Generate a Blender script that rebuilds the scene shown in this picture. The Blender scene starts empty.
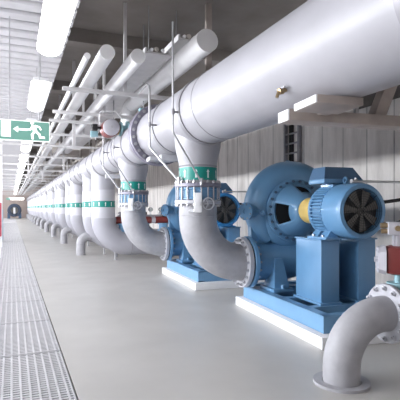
import bpy, bmesh, math, random
from mathutils import Vector, Matrix
random.seed(7)
SC = bpy.context.scene
COL = SC.collection
PI = math.pi
def R(d): return math.radians(d)
YAW = 22.7            # camera turns this far to the right of the aisle
H = 1.27              # eye height
ORD = ['first', 'second', 'third', 'fourth', 'fifth', 'sixth', 'seventh', 'eighth', 'ninth', 'tenth', 'eleventh', 'twelfth',
       'thirteenth', 'fourteenth', 'fifteenth', 'sixteenth', 'seventeenth', 'eighteenth', 'nineteenth', 'twentieth',
       'twenty-first', 'twenty-second', 'twenty-third', 'twenty-fourth', 'twenty-fifth', 'twenty-sixth', 'twenty-seventh',
       'twenty-eighth', 'twenty-ninth', 'thirtieth', 'thirty-first', 'thirty-second', 'thirty-third', 'thirty-fourth']

# ------------------------------------------------------------------ materials
def mat(name, col, rough=0.5, metal=0.0, vary=0.06, scale=6.0, bump=0.0, bscale=60.0, emit=0.0, coat=0.0):
    m = bpy.data.materials.new(name); m.use_nodes = True
    nt = m.node_tree; b = nt.nodes['Principled BSDF']
    b.inputs['Roughness'].default_value = rough
    b.inputs['Metallic'].default_value = metal
    if coat: b.inputs['Coat Weight'].default_value = coat
    tc = nt.nodes.new('ShaderNodeTexCoord')
    n = nt.nodes.new('ShaderNodeTexNoise'); n.inputs['Scale'].default_value = scale; n.inputs['Detail'].default_value = 5
    nt.links.new(tc.outputs['Object'], n.inputs['Vector'])
    r = nt.nodes.new('ShaderNodeValToRGB')
    r.color_ramp.elements[0].position = 0.3; r.color_ramp.elements[1].position = 0.7
    r.color_ramp.elements[0].color = tuple(max(0, c*(1-vary)) for c in col) + (1,)
    r.color_ramp.elements[1].color = tuple(min(1, c*(1+vary)) for c in col) + (1,)
    nt.links.new(n.outputs['Fac'], r.inputs['Fac'])
    nt.links.new(r.outputs['Color'], b.inputs['Base Color'])
    if bump:
        n2 = nt.nodes.new('ShaderNodeTexNoise'); n2.inputs['Scale'].default_value = bscale; n2.inputs['Detail'].default_value = 3
        nt.links.new(tc.outputs['Object'], n2.inputs['Vector'])
        bp = nt.nodes.new('ShaderNodeBump'); bp.inputs['Strength'].default_value = bump; bp.inputs['Distance'].default_value = 0.01
        nt.links.new(n2.outputs['Fac'], bp.inputs['Height']); nt.links.new(bp.outputs['Normal'], b.inputs['Normal'])
    if emit:
        nt.links.new(r.outputs['Color'], b.inputs['Emission Color']); b.inputs['Emission Strength'].default_value = emit
    return m

def concrete(name, c0, c1, axis, pitch, joint=0.012):
    """board-formed concrete: narrow dark joints at a pitch along one axis, streaky stains along z"""
    m = bpy.data.materials.new(name); m.use_nodes = True
    nt = m.node_tree; L = nt.links.new; b = nt.nodes['Principled BSDF']; b.inputs['Roughness'].default_value = 0.85
    tc = nt.nodes.new('ShaderNodeTexCoord')
    mp = nt.nodes.new('ShaderNodeMapping'); mp.inputs['Scale'].default_value = (1.6, 1.6, 0.35)
    L(tc.outputs['Object'], mp.inputs['Vector'])
    n = nt.nodes.new('ShaderNodeTexNoise'); n.inputs['Scale'].default_value = 3.0; n.inputs['Detail'].default_value = 8; n.inputs['Roughness'].default_value = 0.65
    L(mp.outputs['Vector'], n.inputs['Vector'])
    r = nt.nodes.new('ShaderNodeValToRGB')
    r.color_ramp.elements[0].position = 0.36; r.color_ramp.elements[1].position = 0.62
    r.color_ramp.elements[0].color = c0 + (1,); r.color_ramp.elements[1].color = c1 + (1,)
    L(n.outputs['Fac'], r.inputs['Fac'])
    sp = nt.nodes.new('ShaderNodeSeparateXYZ'); L(tc.outputs['Object'], sp.inputs[0])
    d = nt.nodes.new('ShaderNodeMath'); d.operation = 'DIVIDE'; d.inputs[1].default_value = pitch; L(sp.outputs[axis], d.inputs[0])
    f = nt.nodes.new('ShaderNodeMath'); f.operation = 'FRACT'; L(d.outputs[0], f.inputs[0])
    s = nt.nodes.new('ShaderNodeMath'); s.operation = 'LESS_THAN'; L(f.outputs[0], s.inputs[0]); s.inputs[1].default_value = joint/pitch*2
    n3 = nt.nodes.new('ShaderNodeTexNoise'); n3.inputs['Scale'].default_value = 4.0; L(tc.outputs['Object'], n3.inputs['Vector'])
    mu = nt.nodes.new('ShaderNodeMath'); mu.operation = 'MULTIPLY'; L(s.outputs[0], mu.inputs[0]); L(n3.outputs['Fac'], mu.inputs[1])
    mx = nt.nodes.new('ShaderNodeMix'); mx.data_type = 'RGBA'
    L(mu.outputs[0], mx.inputs['Factor']); L(r.outputs['Color'], mx.inputs['A']); mx.inputs['B'].default_value = tuple(c*0.2 for c in c0) + (1,)
    L(mx.outputs['Result'], b.inputs['Base Color'])
    bp = nt.nodes.new('ShaderNodeBump'); bp.inputs['Strength'].default_value = 0.25; bp.inputs['Distance'].default_value = 0.02
    L(n.outputs['Fac'], bp.inputs['Height']); L(bp.outputs['Normal'], b.inputs['Normal'])
    return m

M = {}
M['pipe'] = mat('grey_pipe_paint', (0.40, 0.395, 0.44), 0.42, 0.0, 0.05, 3.0, 0.03, 40)
M['cladding'] = mat('grey_cladding', (0.365, 0.36, 0.395), 0.40, 0.0, 0.05, 3.0, 0.03, 40)
M['sleeve'] = mat('pale_sleeve_paint', (0.53, 0.525, 0.57), 0.42, 0.0, 0.03, 3.0)
M['elbow'] = mat('dull_steel_elbow', (0.37, 0.365, 0.39), 0.5, 0.0, 0.10, 9.0, 0.08, 90)
M['band'] = mat('weld_band_grey', (0.29, 0.285, 0.31), 0.45, 0.2, 0.06)
M['flange'] = mat('flange_grey', (0.23, 0.22, 0.28), 0.45, 0.15, 0.10, 9.0)
M['flange_pale'] = mat('flange_pale', (0.45, 0.45, 0.49), 0.4, 0.1, 0.08, 9.0)
M['bolt'] = mat('bolt_steel', (0.40, 0.40, 0.43), 0.35, 0.6, 0.08)
M['green'] = mat('green_band', (0.002, 0.235, 0.195), 0.4, 0, 0.04)
M['white'] = mat('white_paint', (0.80, 0.80, 0.82), 0.5, 0, 0.03)
M['plinth'] = mat('white_plinth', (0.78, 0.78, 0.80), 0.6, 0, 0.05, 8, 0.05, 50)
M['blue'] = mat('pump_blue', (0.118, 0.265, 0.45), 0.38, 0, 0.05, 5.0, 0.02, 60, coat=0.15)
M['motor_blue'] = mat('motor_blue', (0.112, 0.255, 0.44), 0.38, 0, 0.05, 5.0, 0.02, 60, coat=0.15)
M['strong_blue'] = mat('strong_motor_blue', (0.03, 0.20, 0.48), 0.4, 0, 0.05, 5.0)
M['navy'] = mat('navy_lid', (0.05, 0.095, 0.17), 0.45, 0, 0.05)
M['frame_blue'] = mat('frame_blue', (0.15, 0.31, 0.50), 0.4, 0, 0.05)
M['dark'] = mat('dark_void', (0.012, 0.014, 0.018), 0.7, 0, 0.05)
M['blade'] = mat('fan_blade', (0.11, 0.105, 0.10), 0.5, 0.2, 0.1)
M['black'] = mat('black_rubber', (0.015, 0.015, 0.017), 0.5)
M['yellow'] = mat('yellow_guard', (0.70, 0.50, 0.16), 0.5, 0, 0.05)
M['red'] = mat('oxide_red', (0.17, 0.026, 0.024), 0.42, 0, 0.08)
M['bright_red'] = mat('red_paint', (0.62, 0.10, 0.14), 0.5, 0, 0.05)
M['cap'] = mat('cast_grey_cap', (0.50, 0.49, 0.54), 0.45, 0.3, 0.06)
M['brass'] = mat('brass', (0.36, 0.27, 0.16), 0.35, 0.7, 0.08)
M['steel'] = mat('tube_steel', (0.46, 0.46, 0.48), 0.3, 0.5, 0.06)
M['beam'] = mat('galvanised_beam', (0.40, 0.345, 0.32), 0.55, 0.1, 0.14, 7.0, 0.08, 40)
M['rail'] = mat('galvanised_rail', (0.62, 0.61, 0.62), 0.45, 0.2, 0.08)
M['back'] = mat('fan_back', (0.055, 0.057, 0.062), 0.6)
M['lid'] = mat('lid_blue', (0.055, 0.12, 0.22), 0.4, 0, 0.05, 5)
M['teal'] = mat('pale_teal_paint', (0.30, 0.50, 0.56), 0.45, 0, 0.05)
M['ceil'] = mat('white_ceiling', (0.54, 0.53, 0.56), 0.7, 0, 0.04)
M['soffit'] = mat('bare_soffit', (0.26, 0.235, 0.22), 0.8, 0, 0.15, 2)
M['duct'] = mat('duct_beige', (0.50, 0.46, 0.43), 0.55, 0, 0.10, 4)
M['grate'] = mat('grating_steel', (0.56, 0.555, 0.575), 0.4, 0.25, 0.06)
M['tube_lamp'] = mat('lit_diffuser', (1.0, 0.985, 0.97), 0.5, 0, 0.0, emit=4.5)
M['sign_green'] = mat('sign_green', (0.15, 0.34, 0.285), 0.4, 0, 0.02, emit=0.25)
M['sign_white'] = mat('sign_white', (0.92, 0.95, 0.93), 0.4, 0, 0.02, emit=0.6)
M['wall'] = concrete('board_concrete', (0.64, 0.60, 0.575), (0.84, 0.80, 0.775), 1, 0.47)
M['wall_plain'] = mat('plain_wall', (0.66, 0.64, 0.64), 0.8, 0, 0.06, 2)
M['wall_end'] = mat('end_wall', (0.46, 0.38, 0.35), 0.8, 0, 0.08, 2)
M['glass'] = mat('window_frame_white', (0.8, 0.8, 0.8), 0.4)

def floor_mat():
    m = mat('grey_floor', (0.48, 0.465, 0.445), 0.30, 0, 0.07, 1.2, 0.02, 30)
    nt = m.node_tree; b = nt.nodes['Principled BSDF']
    tc = [n for n in nt.nodes if n.type == 'TEX_COORD'][0]
    n = nt.nodes.new('ShaderNodeTexNoise'); n.inputs['Scale'].default_value = 2.5; n.inputs['Detail'].default_value = 6
    nt.links.new(tc.outputs['Object'], n.inputs['Vector'])
    mr = nt.nodes.new('ShaderNodeMapRange'); mr.inputs['To Min'].default_value = 0.26; mr.inputs['To Max'].default_value = 0.46
    nt.links.new(n.outputs['Fac'], mr.inputs['Value']); nt.links.new(mr.outputs['Result'], b.inputs['Roughness'])
    return m
M['floor'] = floor_mat()

# ------------------------------------------------------------------ mesh helpers
class MB:
    def __init__(s): s.bm = bmesh.new()
    def _x(s, vs, mx):
        if mx is not None:
            for v in vs: v.co = mx @ v.co
    def box(s, x0, x1, y0, y1, z0, z1, mx=None, bev=0.0):
        vs = [s.bm.verts.new((x, y, z)) for x in (x0, x1) for y in (y0, y1) for z in (z0, z1)]
        f = [s.bm.faces.new([vs[i] for i in q]) for q in ((0,1,3,2),(4,6,7,5),(0,4,5,1),(2,3,7,6),(0,2,6,4),(1,5,7,3))]
        if bev:
            es = list({e for q in f for e in q.edges})
            r = bmesh.ops.bevel(s.bm, geom=es, offset=bev, segments=2, affect='EDGES', profile=0.6)
            vs = list({v for q in r['faces'] for v in q.verts} | {v for v in vs if v.is_valid})
        s._x(vs, mx); return s
    def hexa(s, bot, top, mx=None):
        vb = [s.bm.verts.new(p) for p in bot]; vt = [s.bm.verts.new(p) for p in top]; n = len(bot)
        s.bm.faces.new(list(reversed(vb))); s.bm.faces.new(vt)
        for i in range(n): s.bm.faces.new((vb[i], vb[(i+1) % n], vt[(i+1) % n], vt[i]))
        s._x(vb + vt, mx); return s
    def rings(s, rings, cap0=True, cap1=True, closed=False):
        vv = [[s.bm.verts.new(p) for p in r] for r in rings]; n = len(rings[0])
        k = len(vv)
        for i in range(k if closed else k-1):
            a, b = vv[i], vv[(i+1) % k]
            for j in range(n): s.bm.faces.new((a[j], a[(j+1) % n], b[(j+1) % n], b[j]))
        if not closed:
            if cap0: s.bm.faces.new(list(reversed(vv[0])))
            if cap1: s.bm.faces.new(vv[-1])
        return s
    def lathe(s, prof, o=(0,0,0), ax=(0,0,1), seg=32, cap0=True, cap1=True, closed=False):
        """prof: (radius, distance along the axis)"""
        ax = Vector(ax).normalized(); o = Vector(o)
        u = ax.orthogonal().normalized(); v = ax.cross(u)
        if abs(ax.z) > 0.99: u, v = Vector((1,0,0)), Vector((0, ax.z, 0))
        rs = []
        for (r, h) in prof:
            r = max(r, 1e-4)
            rs.append([o + ax*h + (u*math.cos(2*PI*j/seg) + v*math.sin(2*PI*j/seg))*r for j in range(seg)])
        return s.rings(rs, cap0, cap1, closed)
    def cyl(s, p0, p1, r, r2=None, seg=20):
        p0 = Vector(p0); p1 = Vector(p1)
        return s.lathe([(r, 0), (r if r2 is None else r2, (p1-p0).length)], p0, p1-p0, seg)
    def ring(s, o, ax, ro, ri, th, seg=40, ch=0.0):
        """a flat ring (flange) centred on o, th thick along the axis"""
        c = ch
        return s.lathe([(ri, -th/2), (ro-c, -th/2), (ro, -th/2+c), (ro, th/2-c), (ro-c, th/2), (ri, th/2)] if c else
                       [(ri, -th/2), (ro, -th/2), (ro, th/2), (ri, th/2)], o, ax, seg, closed=True)
    def tube(s, pts, rad, seg=16, cap=True):
        pts = [Vector(p) for p in pts]; n = len(pts)
        rad = rad if isinstance(rad, (list, tuple)) else [rad]*n
        t0 = (pts[1]-pts[0]).normalized(); u = t0.orthogonal().normalized(); rs = []
        for i, p in enumerate(pts):
            t = (pts[min(i+1, n-1)] - pts[max(i-1, 0)]).normalized()
            u = (u - t*u.dot(t)).normalized(); v = t.cross(u)
            rs.append([p + (u*math.cos(2*PI*j/seg) + v*math.sin(2*PI*j/seg))*rad[i] for j in range(seg)])
        return s.rings(rs, cap, cap)
    def torus(s, o, ax, R_, r, seg=32, k=8):
        return s.lathe([(R_ + r*math.cos(2*PI*i/k), r*math.sin(2*PI*i/k)) for i in range(k)], o, ax, seg, closed=True)
    def poly(s, pts):
        s.bm.faces.new([s.bm.verts.new(p) for p in pts]); return s
    def build(s, name, m, parent=None, smooth=True, ang=35):
        bmesh.ops.recalc_face_normals(s.bm, faces=s.bm.faces[:])
        me = bpy.data.meshes.new(name); s.bm.to_mesh(me); s.bm.free()
        me.materials.append(m)
        if smooth:
            me.polygons.foreach_set('use_smooth', [True]*len(me.polygons)); me.set_sharp_from_angle(angle=R(ang))
        o = bpy.data.objects.new(name, me); COL.objects.link(o)
        if parent is not None: o.parent = parent
        return o

def fillet(pts, rad, n=6):
    """round the corners of a polyline"""
    pts = [Vector(p) for p in pts]; out = [pts[0]]
    for i in range(1, len(pts)-1):
        a, b, c = pts[i-1], pts[i], pts[i+1]
        d0 = (a-b).normalized(); d1 = (c-b).normalized()
        th = d0.angle(d1); L = min(rad/math.tan(th/2), (a-b).length*0.49, (c-b).length*0.49)
        p0, p1 = b+d0*L, b+d1*L
        for k in range(n+1):
            t = k/n; out.append(p0*(1-t)**2 + b*2*t*(1-t) + p1*t*t)
    out.append(pts[-1]); return out

def tag(o, label=None, cat=None, group=None, kind=None):
    if label: o['label'] = label
    if cat: o['category'] = cat
    if group: o['group'] = group
    if kind: o['kind'] = kind
    return o
def thing(name, loc, rz, label, cat, group=None):
    o = bpy.data.objects.new(name, None); COL.objects.link(o)
    o.location = loc; o.rotation_euler = (0, 0, rz); o.empty_display_size = 0.1
    return tag(o, label, cat, group)
def copy_tree(o, parent=None):
    c = o.copy(); COL.objects.link(c)
    if parent is not None: c.parent = parent
    for ch in [x for x in KIDS.get(o.name, [])]: copy_tree_child(ch, c)
    return c
def copy_tree_child(ch, parent):
    c = ch.copy(); COL.objects.link(c); c.parent = parent
    for g in KIDS.get(ch.name, []):
        d = g.copy(); COL.objects.link(d); d.parent = c
KIDS = {}
def index():
    KIDS.clear()
    for o in bpy.data.objects:
        if o.parent: KIDS.setdefault(o.parent.name, []).append(o)
def dup(root, loc=None, label=None, rz=None):
    index()
    c = copy_tree(root)
    if loc is not None: c.location = loc
    if rz is not None: c.rotation_euler.z = rz
    if label: c['label'] = label
    return c
def inst(o, parent, mx):
    """another child with the same mesh, placed by a matrix"""
    c = o.copy(); COL.objects.link(c); c.parent = parent; c.matrix_basis = mx; return c
def bolts(parent, o, ax, rad, n, r=0.014, h=0.03, name='bolt', m=None, phase=0.0):
    """n bolts round a circle, each an object; the first makes the mesh"""
    ax = Vector(ax).normalized(); o = Vector(o); u = ax.orthogonal().normalized(); v = ax.cross(u)
    q = ax.to_track_quat('Z', 'Y').to_matrix().to_4x4(); first = None
    for i in range(n):
        a = 2*PI*(i+0.5)/n + phase
        mx = Matrix.Translation(o + (u*math.cos(a) + v*math.sin(a))*rad) @ q
        if first is None:
            first = MB().lathe([(r, -h/2), (r, h/2*0.5), (r*0.6, h/2*0.5), (r*0.6, h*0.75)], seg=6).build(name, m or M['bolt'], parent)
            first.matrix_basis = mx
        else: inst(first, parent, mx)

# ------------------------------------------------------------------ the room
XL, XR, Y0, Y1, ZC = -6.0, 4.4, -4.0, 63.0, 3.62
ZS = 4.15
GX0, GX1 = -0.80, 0.41
def structure(o): o['kind'] = 'structure'; return o
b = MB()
prof = [(XL-.2, 0), (GX0, 0), (GX0, -.10), (GX1, -.10), (GX1, 0), (XR+.2, 0), (XR+.2, -.4), (XL-.2, -.4)]
b.hexa([(x, Y0, z) for x, z in prof], [(x, Y1, z) for x, z in prof])
structure(b.build('floor', M['floor'], smooth=False))
# corrugated ceiling deck, ribs across the aisle
b = MB(); y = Y0; pr = []
while y < Y1:
    pr += [(y, ZC+.22), (y+.085, ZC+.22), (y+.085, ZC-.05), (y+.10, ZC-.07), (y+.28, ZC-.07), (y+.30, ZC-.05)]; y += .30
pr += [(Y1, ZC+.3), (Y0, ZC+.3)]
CX = .70              # edge of the white slatted ceiling over the walkway
b.hexa([(XL, yy, z) for yy, z in pr], [(CX, yy, z) for yy, z in pr])
structure(b.build('ceiling', M['ceil'], smooth=False))
b = MB().box(XL, XR, Y0, Y1, ZS, ZS+.2)      # bare soffit above, with cross beams
y = 1.0
while y < Y1: b.box(CX+.02, XR, y, y+.25, ZS-.22, ZS); y += 3.2
structure(b.build('ceiling', M['soffit'], smooth=False))
structure(MB().box(XR, XR+.2, Y0, Y1, 0, ZS).build('wall_right', M['wall'], smooth=False))
structure(MB().box(XL, XR, Y1, Y1+.2, 0, ZS).build('wall_back', M['wall_end'], smooth=False))
structure(MB().box(XL, XR, Y0-.2, Y0, 0, ZS).build('wall_front', M['duct'], smooth=False))
# left wall with tall window openings
wins = []; y = -3.4
while y < Y1-3: wins.append((y, y+2.6)); y += 3.1
WZ0, WZ1 = 2.05, 2.70
b = MB(); b.box(XL-.2, XL, Y0, Y1, 0, WZ0).box(XL-.2, XL, Y0, Y1, WZ1, ZS)
p = Y0
for (a, c) in wins: b.box(XL-.2, XL, p, a, WZ0, WZ1); p = c
b.box(XL-.2, XL, p, Y1, WZ0, WZ1)
structure(b.build('wall_left', M['wall_plain'], smooth=False))
for i, (a, c) in enumerate(wins):
    f = MB(); x0, x1 = XL-.14, XL-.08
    f.box(x0, x1, a, c, WZ0, WZ0+.06).box(x0, x1, a, c, WZ1-.06, WZ1)
    for yy in (a, (a+c)/2-.03, c-.06): f.box(x0, x1, yy, yy+.06, WZ0+.06, WZ1-.06)
    w = f.build('window_%d' % (i+1), M['glass'], smooth=False); structure(w)
    # daylight coming in through this window
    L = bpy.data.lights.new('window_daylight', 'AREA'); L.shape = 'RECTANGLE'; L.size = WZ1-WZ0-.1; L.size_y = c-a-.1
    L.energy = 30 if i < 2 else (300 if i < 4 else 165); L.color = (0.93, 0.96, 1.0)
    lo = bpy.data.objects.new('window_daylight', L); COL.objects.link(lo)
    lo.location = (XL-.03, (a+c)/2, (WZ0+WZ1)/2); lo.rotation_euler = (0, R(-88), 0)

# ------------------------------------------------------------------ grating panels in the walkway
def grating():
    r = MB(); w0, w1 = GX0+.012, GX1-.012; L_ = 1.18
    r.box(w0, w0+.012, 0, L_, -.03, 0).box(w1-.012, w1, 0, L_, -.03, 0).box(w0, w1, 0, .012, -.03, 0).box(w0, w1, L_-.012, L_, -.03, 0)
    k = 0
    while .03 + k*.042 < L_-.03: r.box(w0, w1, .03+k*.042, .03+k*.042+.022, -.028, -.002); k += 1
    k = 1
    while w0 + k*.06 < w1-.02: r.box(w0+k*.06, w0+k*.06+.014, 0.012, L_-.012, -.028, -.001); k += 1
    r.box(w0, w1, .0, .03, -.1, -.03).box(w0, w1, L_-.03, L_, -.1, -.03)     # bearers on the trench floor
    return r.build('floor_grating', M['grate'], smooth=False)
g0 = grating()
for i in range(32):
    g = g0 if i == 0 else dup(g0)
    g.location = (0, 3.0+1.2*i, 0)
    tag(g, 'pale steel grating panel in the walkway, the %s one counted from the viewer' % ORD[i], 'grating', 'grating panels along the walkway')
# beyond the last panel the trench is covered by plain plates
t = MB()
for k in range(13): t.box(GX0+.01, GX1-.01, 41.4+1.66*k, 41.4+1.66*k+1.64, -.1, -.002)
tag(t.build('cover_plate', M['grate'], smooth=False), 'plain pale cover strip of the walkway running to the far end wall', 'cover plate')

# ------------------------------------------------------------------ header pipes
HX, HZ = 2.06, 2.37
RN, RF = 0.37, 0.345
YF = 6.55
PITCH = 3.1
Y1P, Y2P = 4.99, 8.09           # the two pump risers
def header(name, ya, yb, r, label, bands, fl, blind=None):
    root = thing(name, (HX, (ya), HZ), 0, label, 'pipe', 'overhead header pipe')
    m = MB(); m.cyl((0, 0, 0), (0, yb-ya, 0), r, seg=56); m.build('pipe', M['cladding'], root, ang=50)
    for y in bands:
        MB().ring((0, y-ya, 0), (0,1,0), r+.012, r-.01, .085, 56).build('weld_band', M['band'], root)
    if fl is not None:
        f = MB().ring((0, fl-ya, 0), (0,1,0), .458, r-.02, .07, 56, .008).build('flange', M['flange'], root)
        side = -1 if fl > (ya+yb)/2 else 1
        bolts(f, (0, fl-ya+side*.04*1, 0), (0, side, 0), .415, 24, .026, .06)
    return root
header('header_pipe', -3.0, YF-.01, RN, 'large grey header pipe overhead, nearer length in front of the bolted joint', [-1.2, .2, 1.6, 4.66, 5.68], YF-.05)
yy = [7.05, 7.62]; y = 8.45
for k in range(13):
    yy += [y, y+.35, y+1.15, y+2.2, y+3.1]; y += 4.4
header('header_pipe', YF+.01, 62.5, RF, 'large grey header pipe overhead, farther length running away along the row of risers', [v for v in yy if v < 62], YF+.055)
# gasket seen as a dark line between the two flanges
bead = MB().torus((HX, 4.28, HZ), (0,1,0), RN, .006, 56)
def late_bead():
    o = bead.build('weld_bead', M['band'], bpy.data.objects['header_pipe']); o.matrix_parent_inverse = Matrix.Translation((-HX, 3.0, -HZ))
late_bead()
tag(MB().ring((HX, YF+.0025, HZ), (0,1,0), .43, .33, .02, 48).build('pipe_gasket', M['black']), 'dark ring gasket squeezed between the two header flanges', 'gasket')

# ------------------------------------------------------------------ green flow band with arrows
def green_band(parent, r, z0, z1, n, phase=0):
    gb = MB().ring((0, 0, (z0+z1)/2), (0,0,1), r+.004, r-.006, z1-z0, 48).build('green_band', M['green'], parent)
    gb['label'] = 'green flow band with white arrows'
    hh = z1-z0; first = None
    for i in range(n):
        rr = r+.0065
        mx = Matrix.Translation((0, 0, (z0+z1)/2)) @ Matrix.Rotation(2*PI*i/n+phase, 4, 'Z')
        if first is None:
            k = MB()
            def at(u, z): a = u/rr; return (rr*math.sin(a), -rr*math.cos(a), z)
            a, hw = hh*.34, hh*.115
            k.poly([at(-hw*.55, -a), at(hw*.55, -a), at(hw*.55, a*.35), at(-hw*.55, a*.35)])
            k.poly([at(-hw*1.15, a*.35), at(hw*1.15, a*.35), at(0, a)])
            first = k.build('flow_arrow', M['sign_plain'], gb, smooth=False); first.matrix_basis = mx
        else: inst(first, gb, mx)
    return gb
M['sign_plain'] = mat('white_marking', (0.82, 0.85, 0.84), 0.45, 0, 0.02)

# ------------------------------------------------------------------ pump risers, valves, elbows
ROT = R(-4.5); ROT2 = R(-3)
PR = .225
def pump_riser(y, label):
    root = thing('riser_pipe', (HX, y, 1.56), ROT, label, 'pipe', 'risers above the pumps')
    z = 1.56
    MB().lathe([(PR, 0), (PR, .20), (.235, .27), (.27, .42), (.285, .60)], seg=48, cap0=True).build('pipe', M['cladding'], root, ang=50)
    MB().torus((0, 0, .205), (0,0,1), PR, .008, 48).build('weld_bead', M['band'], root)
    green_band(root, PR, .035, .185, 10, .22)
    MB().ring((0, 0, -.0225), (0,0,1), .277, .16, .045, 48, .005).build('flange', M['flange'], root)
    return root
r1 = pump_riser(Y1P, 'grey riser with green arrow band above the nearest blue pump elbow')
dup(r1, (HX, Y2P, 1.56), 'grey riser with green arrow band above the farther pump elbow, left of the nearest', ROT2)
def valve(y, label):
    root = thing('butterfly_valve', (HX, y, 1.32), ROT, label, 'valve', 'flanged valves over the pump elbows')
    MB().lathe([(.215, .05), (.252, .05), (.252, .07), (.24, .08), (.24, .16), (.252, .17), (.252, .188), (.215, .188)], seg=48).build('valve_body', M['frame_blue'], root)
    MB().ring((0, 0, .021), (0,0,1), .277, .16, .042, 48, .005).build('lower_flange', M['flange_pale'], root)
    n = 20; first = None
    for i in range(n):
        a = 2*PI*(i+.5)/n; mx = Matrix.Translation((.262*math.cos(a)*.985, .262*math.sin(a)*.985, 0))
        if first is None:
            first = MB().cyl((0,0,-.035), (0,0,.275), .010, seg=8).cyl((0,0,-.022), (0,0,-.001), .019, seg=6).cyl((0,0,.241), (0,0,.262), .019, seg=6).build('stud_bolt', M['bolt'], root)
            first.matrix_basis = mx
        else: inst(first, root, mx)
    # gear operator towards the aisle
    q = Matrix.Rotation(R(-18), 4, 'Z')
    g = MB().box(-.045, .045, -.40, -.30, -.10, .12, bev=.012).cyl((0,-.31,.08), (0,-.24,.08), .03).cyl((-.0,-.40,.0), (-.0,-.44,.0), .022)
    g.cyl((-.05,-.35,-.085), (-.10,-.35,-.085), .018)
    go = g.build('gear_operator', M['white'], root); go.matrix_basis = q
    w = MB().torus((.12, -.36, .0), (.35,-1,0), .065, .009, 24).cyl((.12,-.36,0), (.04,-.35,0), .012, seg=10)
    for k in range(3):
        a = k*2*PI/3; u = Vector((1, .35, 0)).normalized()
        w.cyl((.12,-.36,0), Vector((.12,-.36,0)) + (u*math.cos(a) + Vector((0,0,1))*math.sin(a))*.065, .006, seg=8)
    w.build('handwheel', M['flange_pale'], go)
    return root
v1 = valve(Y1P, 'bolted blue valve with white gear operator on top of the nearest pump elbow')
dup(v1, (HX, Y2P, 1.32), 'bolted blue valve with white gear operator on the farther pump elbow', ROT2)
EZ = .60; ES = .62
def pump_elbow(y, label):
    root = thing('pipe_elbow', (HX, y, 0), ROT, label, 'pipe elbow', 'elbows feeding the blue pumps')
    Rb = .55; pts = [(0,0,1.32), (0,0,1.22)]
    for k in range(15):
        a = PI/2*k/14; pts.append((Rb - Rb*math.cos(a), 0, EZ+Rb - Rb*math.sin(a)))
    pts.append((ES-.05, 0, EZ))
    MB().tube(pts, PR, 48).build('pipe', M['elbow'], root, ang=60)
    MB().torus((0, 0, EZ+Rb+.03), (0,0,1), PR, .005, 48).build('weld_bead', M['elbow'], root)
    f = MB().ring((ES-.045, 0, EZ), (1,0,0), .312, .20, .06, 48, .006).build('flange', M['flange_pale'], root)
    bolts(f, (ES-.085, 0, EZ), (-1,0,0), .275, 18, .019, .035)
    return root
e1 = pump_elbow(Y1P, 'large dull grey pipe elbow bending into the nearest blue pump')
dup(e1, (HX, Y2P, 0), 'dull grey pipe elbow bending into the farther blue pump', ROT2)

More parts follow.
